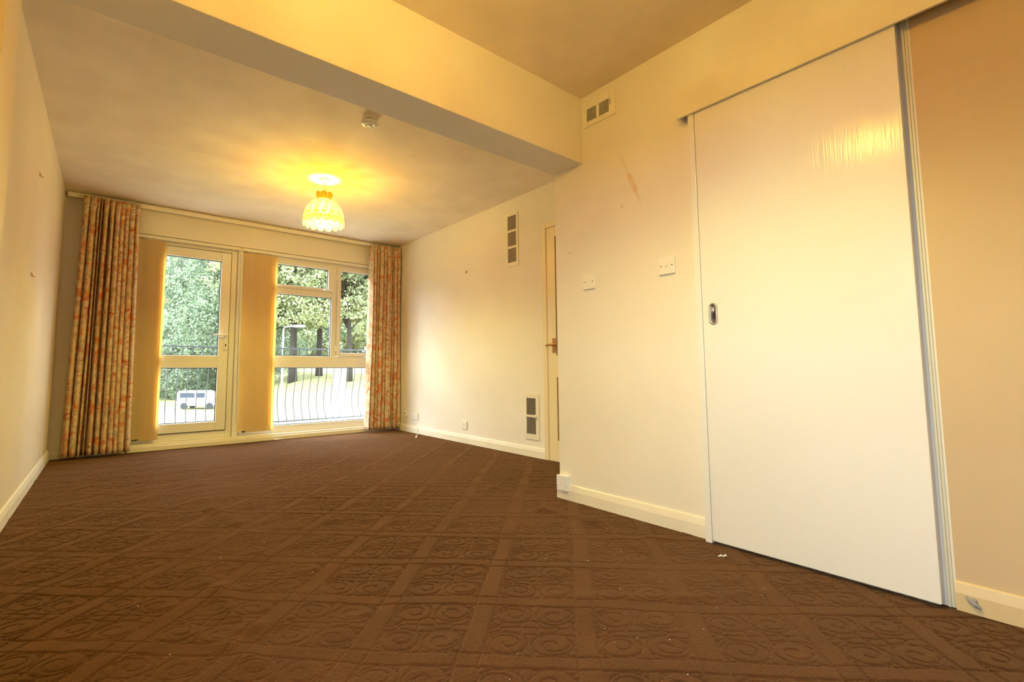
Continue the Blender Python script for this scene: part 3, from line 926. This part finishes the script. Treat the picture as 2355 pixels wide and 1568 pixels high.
grille('small cream vent with two black louvred openings high beside the beam', W2, -4.100, -3.864, 2.200, 2.352,
       [(-4.056, -3.985, 2.230, 2.308), (-3.967, -3.896, 2.230, 2.308)], False, 12, (-4.064, 2.302), True, M_trim)
grille('tall cream vent with three openings high on the right wall, near the ceiling', W1, -2.408, -2.236, 1.743, 2.262,
       [(-2.385, -2.268, z, z + .136) for z in (1.782, 1.940, 2.098)], True, 9, None, True, M_mesh, math.radians(1.5))
grille('tall cream vent with two louvred openings low on the wall beside the panel door', W1, -2.653, -2.474, .149, .553,
       [(-2.615, -2.500, .197, .345), (-2.615, -2.500, .364, .512)], False, 13, (-2.625, .352), True, M_mesh, math.radians(1.0))

# ================================================================= switches, sockets and junction boxes
def plate_thing(name, label, cat, X, yc, zc, wy=.086, wz=.086, th=.010, group=None, mt=M_white):
    root = empty(name, (X, yc, zc)); tag(root, label, cat, group)
    MB().box(-th, 0, -wy / 2, wy / 2, -wz / 2, wz / 2, .003).build('plate', mt, root)
    return root
def screws(root, th, ys, z=0):
    for y in ys:
        MB().tube([(-th - .0006, y, z), (-th + .001, y, z)], .0032, 8).build('screw', M_dark, root)
s1 = plate_thing('light_switch', 'white square light switch with two small toggles, nearer the wall end', 'light switch', W2, -3.885, 1.272, th=.012)
screws(s1, .012, (-.030, .030))
for y in (.010, -.012):
    MB().box(-.0128, -.0115, y - .007, y + .007, -.006, .014, .0005).box(-.019, -.012, y - .004, y + .004, .004, .013, .0015, None).build('toggle', M_white, s1)
s2 = plate_thing('light_switch', 'white square light switch with one small toggle, beside the sliding door', 'light switch', W2, -4.375, 1.280, th=.012)
screws(s2, .012, (-.030, .030))
MB().lathe([(0, 0), (.011, 0), (.011, .0015), (0, .0015)], 18).build('toggle_ring', M_white, s2).matrix_local = Matrix.Translation((-.0118, 0, 0)) @ Matrix.Rotation(-PI / 2, 4, 'Y')
MB().box(-.020, -.012, -.004, .004, -.005, .006, .0015).build('toggle', M_white, s2)

def socket(root, y, th, z=0.0):
    MB().box(-th - .0006, -th + .0004, y - .003, y + .003, z + .006, z + .016).build('socket_hole', M_dark, root)
    for dy in (-.011, .011): MB().box(-th - .0006, -th + .0004, y + dy - .003, y + dy + .003, z - .012, z - .007).build('socket_hole', M_dark, root)
so1 = plate_thing('power_socket', 'white double power socket low on the right wall next to the curtain', 'power socket', W1, -.522, .200, .146, .086, .010)
for y in (-.036, .036):
    socket(so1, y, .010, -.008)
    MB().box(-.0135, -.0095, y - .010 - .012, y + .010 - .012, .018, .034, .001).build('rocker', M_white, so1)
so2 = plate_thing('power_socket', 'white single power socket low in the middle of the right wall', 'power socket', W1, -1.546, .187, .090, .086, .010)
socket(so2, 0, .010, -.008)
MB().box(-.0135, -.0095, -.010 + .02, .010 + .02, .018, .034, .001).build('rocker', M_white, so2)
ph = plate_thing('telephone_point', 'small cream telephone point half hidden by the right curtain', 'telephone point', W1, -.292, .222, .050, .065, .018, None, M_trim)
MB().box(-.0186, -.0176, -.010, .010, -.010, .014).build('port', M_cord, ph)
MB().box(-.0010, .0, -.03, .03, -.036, -.0325).build('ledge', M_cord, ph)

jb = empty('junction_box', (W2, -3.668, .096)); tag(jb, 'bluish white box at the foot of the partition end, above the skirting', 'junction box')
MB().box(-.026, 0, -.040, .040, -.043, .043, .002).build('back_box', M_white2, jb)
MB().box(-.034, -.026, -.041, .041, -.044, .044, .003).build('faceplate', M_white2, jb)
for y in (-.034, .034): MB().tube([(-.0346, y, -.020), (-.033, y, -.020)], .0025, 8).build('screw', M_dark, jb)
MB().box(-.0346, -.0338, -.010, .004, -.027, -.018, .0005).build('badge', M_white, jb)

lp = plate_thing('blank_plate', 'small worn cream cover plate low on the left wall near the corner', 'cover plate', 0.0, -.60, .150, .055, .085, .006, None, M_trim)
lp.rotation_euler = (0, 0, PI)

# ================================================================= wall hooks, nail and scuffs
def hook(label, x, y, z, sgn=1):
    root = empty('picture_hook', (x, y, z)); tag(root, label, 'hook', None)
    MB().box(0, .0015 * sgn, -.008, .008, -.012, .014, .0003).build('plate', M_brass, root)
    MB().tube([(.0015 * sgn, 0, .010), (.006 * sgn, .0, .002), (.009 * sgn, 0, -.010), (.014 * sgn, 0, -.014), (.018 * sgn, 0, -.008)], .0022, 6).build('hook', M_brass, root)
hook('upper of the two small brass hooks on the left wall', 0, -1.809, 1.954)
hook('lower of the two small brass hooks on the left wall', 0, -1.856, 1.335)
hook('small dark brass hook alone on the right wall', W1, -1.584, 1.812, -1)

# ================================================================= panel door in the right wall
d2 = empty('door_2', (0, 0, 0)); tag(d2, 'cream panelled door with brass handle, half hidden by the partition', kind='structure')
AX = W1 - .018
mb = MB()
mb.box(AX, W1, -2.776, -2.728, 0, 2.036, .004)
mb.box(AX, W1, YC - .02, -2.776, 1.999, 2.036, .004)
mb.build('architrave', M_arch, d2)
DX = W1 - .012
# leaf with two recessed panels
yL0, yL1 = -3.60, -2.780
pn = [(.176, .701), (.884, 1.910)]
mb = MB()
mb.box(DX, W1 - .001, -2.877, yL1, .004, 1.996, .0015)
mb.box(DX, W1 - .001, yL0, -3.50, .004, 1.996, .0015)
for a, b in ((.004, .176), (.701, .884), (1.910, 1.996)): mb.box(DX, W1 - .001, -3.50, -2.877, a, b, .0015)
mb.build('leaf', M_door2, d2)
for a, b in pn:
    MB().box(W1 - .004, W1 - .001, -3.50, -2.877, a, b).build('panel', M_door2, d2)
    mb = MB()
    for y0, y1, z0, z1 in ((-2.886, -2.877, a, b), (-3.50, -3.491, a, b), (-3.491, -2.886, a, a + .009), (-3.491, -2.886, b - .009, b)): mb.box(DX - .001, W1 - .002, y0, y1, z0, z1, .001)
    mb.build('moulding', M_cord, d2)
hb = MB().box(DX - .006, DX, -2.872, -2.836, .905, 1.030, .002).build('handle_plate', M_brass, d2)
MB().tube([(DX - .004, -2.856, .972), (DX - .045, -2.856, .972)], .009, 10).tube([(DX - .045, -2.800, .968), (DX - .048, -2.835, .974), (DX - .048, -2.90, .974), (DX - .046, -2.92, .970)], [.008, .009, .009, .007], 10).build('lever', M_brass, hb, True)

# ================================================================= sliding door, pelmet and jamb strip
DO = .050    # stand-off of the front face
d3 = empty('door_3', (0, 0, 0)); tag(d3, 'large white gloss sliding door hung on the partition', kind='structure')
DY0, DY1 = -5.300, -4.568
MB().box(W2 - DO, W2 - .012, DY0, DY1, .014, 2.03, .0015).build('slab', M_door, d3)
MB().box(W2 - DO - .004, W2 - .006, DY1 + .0015, DY1 + .030, .002, 2.03, .002).build('edge_strip', M_door, d3)
def pull():
    root_loc = (W2 - DO, -4.6165, 1.013)
    def ov(hy, hz, n=10):   # stadium outline
        r = hy; out = []
        for k in range(n + 1): a = PI * k / n; out.append((r * math.cos(a), (hz - r) + r * math.sin(a)))
        for k in range(n + 1): a = PI + PI * k / n; out.append((r * math.cos(a), -(hz - r) + r * math.sin(a)))
        return out
    def ringat(hy, hz, x): return [(root_loc[0] + x, root_loc[1] + a, root_loc[2] + b) for a, b in ov(hy, hz)]
    rim = MB().rings([ringat(.0190, .0490, -.0002), ringat(.0190, .0490, -.0035), ringat(.0170, .047, -.005), ringat(.0120, .0415, -.005), ringat(.0105, .040, -.0015), ringat(.0105, .040, -.0003)], caps=False).build('flush_pull', M_chrome2, d3, True)
    cup = MB().rings([ringat(.0108, .0403, -.0030), ringat(.009, .038, -.0010), ringat(.004, .033, -.0004)], caps=True).build('pull_cup', M_chrome, rim, True)
pull()
pm = empty('pelmet', (W2 - .033, -5.85, 2.04)); tag(pm, 'long cream boxed pelmet above the sliding door', 'pelmet')
PI_ = Matrix.Translation((-(W2 - .033), 5.85, -2.04))
def pl(name, mb, mt):
    o = mb.build(name, mt, pm); o.matrix_parent_inverse = PI_; return o
PY0, PY1 = YB + .02, -4.488
pl('fascia', MB().box(W2 - .068, W2 - .056, PY0, PY1, 1.972, 2.108, .0015), M_trim)
pl('top_board', MB().box(W2 - .056, W2, PY0, PY1, 2.096, 2.108), M_trim)
pl('end_board', MB().box(W2 - .056, W2, PY1 - .012, PY1, 1.972, 2.096), M_trim)
pl('track', MB().box(W2 - .046, W2 - .002, PY0, PY1 - .014, 2.045, 2.094), M_chrome2)
jm = MB()
jm.box(W2 - .008, W2 + .002, -5.316, -5.308, 0, 2.02, .001); jm.box(W2 - .005, W2 + .002, -5.324, -5.316, 0, 2.02, .0015)
tr4 = jm.build('trim_4', mat('jamb_paint', (0.62, 0.60, 0.50), .4)); tag(tr4, 'narrow greenish white jamb strip right of the sliding door', kind='structure')

# ================================================================= small things on the carpet
cb = empty('aerial_cable', (3.30, -.66, .01)); tag(cb, 'short white cable with a plug lying on the carpet by the right wall', 'cable')
ci = Matrix.Translation((-3.30, .66, -.01))
o = MB().tube([(W1 - .016, -.60, .075), (W1 - .022, -.605, .03), (3.335, -.64, .012), (3.30, -.70, .008), (3.23, -.78, .010), (3.17, -.88, .010)], .0035, 7).build('cable', M_white, cb, True); o.matrix_parent_inverse = ci
o = MB().tube([(3.17, -.88, .010), (3.165, -.89, .011), (3.15, -.925, .011), (3.148, -.93, .011)], [.006, .011, .011, .006], 10).build('plug', M_white, cb, True); o.matrix_parent_inverse = ci
o = MB().box(-.045, .045, -.008, .008, 0, .008, .002).build('plastic_strip', M_white)
o.location = (1.90, -.055, .004); o.rotation_euler = (0, 0, .15); tag(o, 'small white plastic strip lying at the foot of the window sill', 'plastic strip')
o = MB().box(-.012, .012, -.004, .004, 0, .004, .001).build('plastic_chip', M_white)
o.location = (1.62, -.062, .004); o.rotation_euler = (0, 0, .5); tag(o, 'tiny white chip on the carpet at the sill, left of the strip', 'chip')
mb = MB(); mb.tube([(2.385, -4.655, .004), (2.395, -4.662, .008), (2.403, -4.668, .004), (2.412, -4.672, .008), (2.418, -4.676, .003)], [.002, .004, .003, .004, .001], 6)
o = mb.build('plaster_crumb', M_white); tag(o, 'white crumb of plaster on the carpet in front of the sliding door', 'crumb')
o = MB().tube([(W2 - .020, -5.353, .050), (W2 - .030, -5.362, .044), (W2 - .030, -5.372, .036), (W2 - .024, -5.384, .026)], [.003, .005, .007, .004], 7).box(W2 - .034, W2 - .020, -5.377, -5.367, .032, .052, .004).build('putty_lump', M_greyp)
tag(o, 'grey lump stuck to the skirting right of the sliding door', 'putty')
# lint flecks
fl = MB(); rf = random.Random(9)
for k in range(46):
    x = rf.uniform(.45, 2.4); y = rf.uniform(-5.0, -3.3)
    if x > 2.3: y = rf.uniform(-4.9, -4.4)
    r = rf.uniform(.0005, .0012)
    fl.box(-r, r, -r * 1.3, r * 1.3, -r * .6, r * .6, 0, Matrix.Translation((x, y, .0035)) @ Matrix.Rotation(rf.uniform(0, 3), 4, 'Z'))
o = fl.build('lint_flecks', M_white); tag(o, 'tiny white lint flecks scattered over the near carpet', 'lint', None, 'stuff')

# ================================================================= balcony
slab = MB().box(-.6, 4.6, .25, 1.38, -.30, -.03, .005).build('balcony_slab', M_conc); tag(slab, 'pale concrete balcony slab outside the window', kind='structure')
rg = empty('balcony_railing', (0, 1.25, 0)); tag(rg, 'black iron balcony railing with bellied balusters', 'railing')
MB().box(-.5, 4.5, -.018, .018, 1.060, 1.078, .003).build('top_rail', M_iron, rg)
MB().box(-.5, 4.5, -.010, .010, .955, .965, .002).build('upper_rail', M_iron, rg)
MB().box(-.5, 4.5, -.012, .012, .06, .078, .002).build('bottom_rail', M_iron, rg)
bmb = MB()
prof = [(.0, .965), (.0, .86), (-.010, .78), (-.004, .70), (.030, .60), (.075, .48), (.100, .36), (.092, .25), (.055, .17), (.010, .12), (0, .07)]
bmb.tube([(0, a, b) for a, b in prof], .006, 6)
bo = bmb.build('baluster', M_iron, rg, True)
bo.location.x = -.48 + .018
k = 1
x = bo.location.x + .1085
while x < 4.45:
    c = bo.copy(); COL.objects.link(c); c.location.x = x; x += .1085
ub = MB().box(-.005, .005, -.005, .005, .962, 1.062).build('short_bar', M_iron, rg)
ub.location.x = .01
x = .01 + .1085
while x < 4.45:
    c = ub.copy(); COL.objects.link(c); c.location.x = x; x += .1085
for x in (-.45, 2.05, 4.45):
    MB().box(x - .014, x + .014, -.014, .014, -.03, 1.06).build('post', M_iron, rg)

# ================================================================= outside: park seen from the first floor
# azimuth helper: a ray through pixel column u at horizontal distance D from the camera
def at(u, D):
    k = (u - 1177.5 + 71.5) / 1092.39
    d = Vector((FWD.x + RGT.x * k, FWD.y + RGT.y * k, 0)).normalized()
    return CAMPOS.x + d.x * D, CAMPOS.y + d.y * D
def gz(x, y):
    """ground height: flat near the house and on the left, rising to a bank on the right"""
    D = math.hypot(x - CAMPOS.x, y - CAMPOS.y)
    az = math.atan2(x - CAMPOS.x, y - CAMPOS.y)
    rf_ = min(1, max(0, (az - .18) / .12))
    t = min(1, max(0, (D - 34) / 34)); t = t * t * (3 - 2 * t)
    t2 = max(0, (D - 60) / 60)
    return -3.3 + (3.15 * t) * (.08 + .92 * rf_) + t2 * 2.0
mb = MB()
gx_ = np.linspace(-45, 150, 66); gy_ = np.linspace(1.5, 200, 66)
yd = MB().box(-60, 150, -60, 1.6, -3.6, -3.28).build('yard', mat('dark_ground', (.07, .07, .075), .9, vary=(1, .2))); tag(yd, 'unseen dark ground added around the building to limit light from below', kind='structure')  # unseen ground, added dark so little light enters from below
G = [[mb.bm.verts.new((a, b, gz(a, b))) for a in gx_] for b in gy_]
for j in range(65):
    for i in range(65): mb.bm.faces.new((G[j][i], G[j][i + 1], G[j + 1][i + 1], G[j + 1][i]))
gr = mb.build('lawn', M_grass, None, True); tag(gr, 'bright green park grass beyond the balcony', kind='structure')
# road and the path climbing the bank
M_road = mat('pale_asphalt', (0.55, 0.54, 0.53), .9, vary=(1, .08))
M_path = mat('pale_path', (0.75, 0.73, 0.70), .9, vary=(1, .05))
def ribbon(name, pts, wdt, mt, lift, label):
    mb = MB(); rows = []
    for i, p in enumerate(pts):
        p = Vector((p[0], p[1], 0)); a = Vector((*pts[max(0, i - 1)], 0)); b = Vector((*pts[min(len(pts) - 1, i + 1)], 0))
        n = (b - a).normalized().cross(Vector((0, 0, 1)))
        L0, R0 = p - n * wdt / 2, p + n * wdt / 2
        rows.append([(L0.x, L0.y, gz(L0.x, L0.y) - .2), (R0.x, R0.y, gz(R0.x, R0.y) - .2), (R0.x, R0.y, gz(R0.x, R0.y) + lift), (L0.x, L0.y, gz(L0.x, L0.y) + lift)])
    mb.rings(rows)
    o = mb.build(name, mt); tag(o, label, kind='structure'); return o
rp = [(-20 + k * 5, 26.0 + k * .05) for k in range(24)]
rp = []
for k in range(20):
    rp.append((-30 + k * 5, 24.5 - .30 * k))
ribbon('road', rp, 7.0, M_road, .10, 'pale road below the balcony')
ribbon('path', [at(782, 34 + k * 3.5) for k in range(12)], 1.5, M_path, .12, 'pale path climbing the grass bank')

def leaves(mb_pts, size, name, mt, parent):
    """one mesh of bent leaf cards at given points with normals"""
    n = len(mb_pts)
    rr = np.random.default_rng(len(mb_pts))
    P = np.array(mb_pts)
    a = rr.normal(size=(n, 3)); a /= np.linalg.norm(a, axis=1)[:, None]
    b = rr.normal(size=(n, 3)); b -= a * (a * b).sum(1)[:, None]; b /= np.linalg.norm(b, axis=1)[:, None]
    s = size * rr.uniform(.6, 1.3, n)[:, None]
    c = np.cross(a, b)
    V = np.stack([P - a * s * .5, P + b * s * .33 + c * s * .1, P + a * s * .5, P - b * s * .33 + c * s * .1], 1).reshape(-1, 3)
    F = np.arange(n * 4, dtype=np.int32)
    me = bpy.data.meshes.new(name)
    me.vertices.add(n * 4); me.vertices.foreach_set('co', V.astype(np.float32).ravel())
    me.loops.add(n * 4); me.loops.foreach_set('vertex_index', F)
    me.polygons.add(n); me.polygons.foreach_set('loop_start', np.arange(0, n * 4, 4, dtype=np.int32)); me.polygons.foreach_set('loop_total', np.full(n, 4, np.int32))
    me.update(calc_edges=True)
    o = link(name, me, mt, parent); o['kind'] = 'stuff'
    return o

def tree(name, label, x, y, h, cr, trunk_r, ncl, nleaf, lsz, mt, bark, crown_lo=.3, seed=1, group=None, flat=1.0):
    rnd = random.Random(seed); rr = np.random.default_rng(seed)
    z0 = gz(x, y)
    root = empty(name, (x, y, z0 - .1)); tag(root, label, 'tree' if 'tree' in name else 'shrub', group)
    lean = (rnd.uniform(-.04, .04) * h, rnd.uniform(-.04, .04) * h)
    tp = (lean[0], lean[1], h * .6)
    mb = MB(); mb.tube([(0, 0, -.3), (0, 0, .15 * h), (lean[0] * .5, lean[1] * .5, h * .38), tp], [trunk_r * 1.35, trunk_r, trunk_r * .8, trunk_r * .45], 9)
    mb.build('trunk', bark, root, True)
    cl = []
    bm_ = MB()
    for k in range(ncl):
        a = rnd.uniform(0, 2 * PI); zf = rnd.random()
        zz = h * (crown_lo + (1 - crown_lo) * zf)
        env = math.sin(PI * min(1, .12 + .80 * zf)) ** .6
        r = cr * env * math.sqrt(rnd.uniform(.15, 1))
        c = (lean[0] + r * math.cos(a), lean[1] + r * math.sin(a) * flat, zz)
        cl.append((c, cr * rnd.uniform(.18, .34)))
        if k % 3 == 0:
            st = (lean[0] * .5, lean[1] * .5, h * rnd.uniform(crown_lo * .8, .5))
            mid = tuple((st[i] + c[i]) / 2 + rnd.uniform(-.04, .04) * h for i in range(3))
            bm_.tube([st, mid, c], [trunk_r * .35, trunk_r * .2, trunk_r * .06], 6)
    bm_.build('branches', bark, root, True)
    pts = []
    per = nleaf // ncl
    for c, r in cl:
        d = rr.normal(size=(per, 3)); d /= np.linalg.norm(d, axis=1)[:, None]
        q = d * (r * rr.uniform(.55, 1.08, per) ** .6)[:, None]; q[:, 2] *= .75
        pts.append(q + np.array(c))
    leaves(np.concatenate(pts), lsz, 'foliage', mt, root)
    return root
# big pale tree left, through the balcony door
x, y = at(548, 74); tree('leafy_tree', 'big pale green tree with bare branches seen through the balcony door', x, y, 23, 11.5, .45, 110, 62000, .30, M_leafA, M_bark2, .16, 3)
x, y = at(392, 80); tree('leafy_tree', 'rounded lower tree at the left edge of the balcony door glass', x, y, 16.5, 7.6, .35, 60, 26000, .32, M_leafA, M_bark2, .10, 8)
x, y = at(396, 72); tree('leafy_shrub', 'broad green shrub low behind the balusters at the balcony door', x, y, 6.6, 5.6, .10, 40, 20000, .26, M_leafA, M_bark, .0, 4)
x, y = at(482, 84); tree('leafy_shrub', 'smaller green shrub right of the broad shrub', x, y, 6.4, 5.0, .10, 34, 14000, .28, M_leafA, M_bark, .0, 6)
# park trees on the bank
park = [(676, 62, 24, 8.0, .42, 11), (736, 66, 25, 8.0, .38, 12), (806, 60, 23, 8.5, .30, 13), (600, 68, 24, 8.0, .6, 14), (880, 64, 24, 8, .6, 16)]
plab = ['tall park tree with the thickest dark trunk, left in the main window', 'tall park tree right of the thick trunk in the main window', 'yellow green park tree behind the side casement',
        'park tree mostly hidden by the second blind', 'park tree hidden behind the right curtain']
for (u, D, h, cr, tr_, sd), lb in zip(park, plab):
    x, y = at(u, D); tree('park_tree', lb, x, y, h, cr, tr_, 110, 44000, .36, M_leafB if sd != 14 else M_leafA, M_bark, .33, sd, 'park trees on the bank')
back = [(560, 105, 20, 8), (640, 110, 19, 8), (705, 120, 19, 9), (760, 112, 18, 8), (820, 115, 20, 9), (880, 110, 20, 9), (500, 95, 19, 8), (430, 100, 17, 8), (370, 95, 15, 7)]
for i, (u, D, h, cr) in enumerate(back):
    x, y = at(u, D); tree('distant_tree', 'hazy distant tree closing the park, ' + ('behind the second blind', 'behind the street lamp', 'between the two dark trunks', 'behind the casement hinge side', 'behind the side casement', 'hidden by the right curtain', 'right of the balcony door handle', 'behind the parked van', 'behind the first blind')[i], x, y, h, cr, .4, 40, 5000, .85, M_leafB if i % 2 else M_leafA, M_bark, .10, 40 + i, 'distant trees closing the park')

side = [(-14, 30), (-26, 27), (-38, 20), (-5, 37), (-46, 10), (-52, -2), (48, 30), (58, 20), (64, 8), (42, 40), (66, -4)]  # out-of-frame trees added to block low sky light from both sides
where = ('left beyond the door glass', 'left, second from the frame', 'far left', 'right behind the big pale tree', 'left beside the end wall', 'far left beside the front yard', 'right, next to the frame', 'right, second from the frame', 'far right', 'right at the back', 'far right beside the front yard')
for i, (x, y) in enumerate(side):
    tree('sky_block_tree', ('low ' if i in (1, 2, 4, 5) else 'tall ') + 'added tree out of frame, blocking low sky light, ' + where[i], x, y, 9 if i in (1, 2, 4, 5) else 17, 8, .5, 40, 2400, 1.5, M_leafA, M_bark, .05, 80 + i, 'added light-blocking trees beside the building')
# street lamp
x, y = at(652, 33); z0 = gz(x, y)
sp = empty('street_lamp', (x, y, z0)); tag(sp, 'pale grey street lamp standing beyond the balcony railing', 'street lamp')
M_lampp = mat('galvanised_steel', (.55, .57, .60), .5, metal=.3)
MB().tube([(0, 0, -.1), (0, 0, 1.2), (0, 0, 1.25), (0, 0, 6.7)], [.11, .11, .065, .05], 10).build('pole', M_lampp, sp, True)
MB().tube([(0, 0, 6.7), (.1 * RGT.x, .1 * RGT.y, 6.85), (.8 * RGT.x, .8 * RGT.y, 6.9)], .035, 8).build('arm', M_lampp, sp, True)
hd = MB().box(-.35, .35, -.12, .12, -.08, .08, .04).build('lamp_head', M_lampp, sp); hd.location = (1.0 * RGT.x, 1.0 * RGT.y, 6.9); hd.rotation_euler = (0, 0, math.atan2(RGT.y, RGT.x))

# parked white van on the left
x, y = at(470, 57); z0 = gz(x, y)
vn = empty('white_van', (x, y, z0), -.6); tag(vn, 'small white van parked on the grass seen through the balcony door', 'van')
M_van = mat('white_car_paint', (.85, .86, .9), .25, coat=.5)
M_vglass = mat('dark_car_glass', (.05, .06, .09), .1)
prof = [(-1.9, .35), (1.55, .35), (1.9, .5), (1.95, .95), (1.35, 1.12), (.85, 1.75), (.6, 1.85), (-1.8, 1.85), (-1.95, 1.6), (-1.95, .5)]
MB().prism(prof, 'y', -.82, .82).build('body', M_van, vn)
MB().box(-.1, .75, -.84, -.81, 1.15, 1.65, .01).box(-1.7, -.25, -.84, -.81, 1.15, 1.65, .01).build('side_window', M_vglass, vn)
MB().box(-1.965, -1.94, -.65, .65, 1.1, 1.65, .01).build('rear_window', M_vglass, vn)
for wx_ in (-1.25, 1.25):
    for s_ in (-1, 1):
        MB().tube([(wx_, s_ * .70, .33), (wx_, s_ * .86, .33)], .33, 18).build('wheel', M_iron, vn)
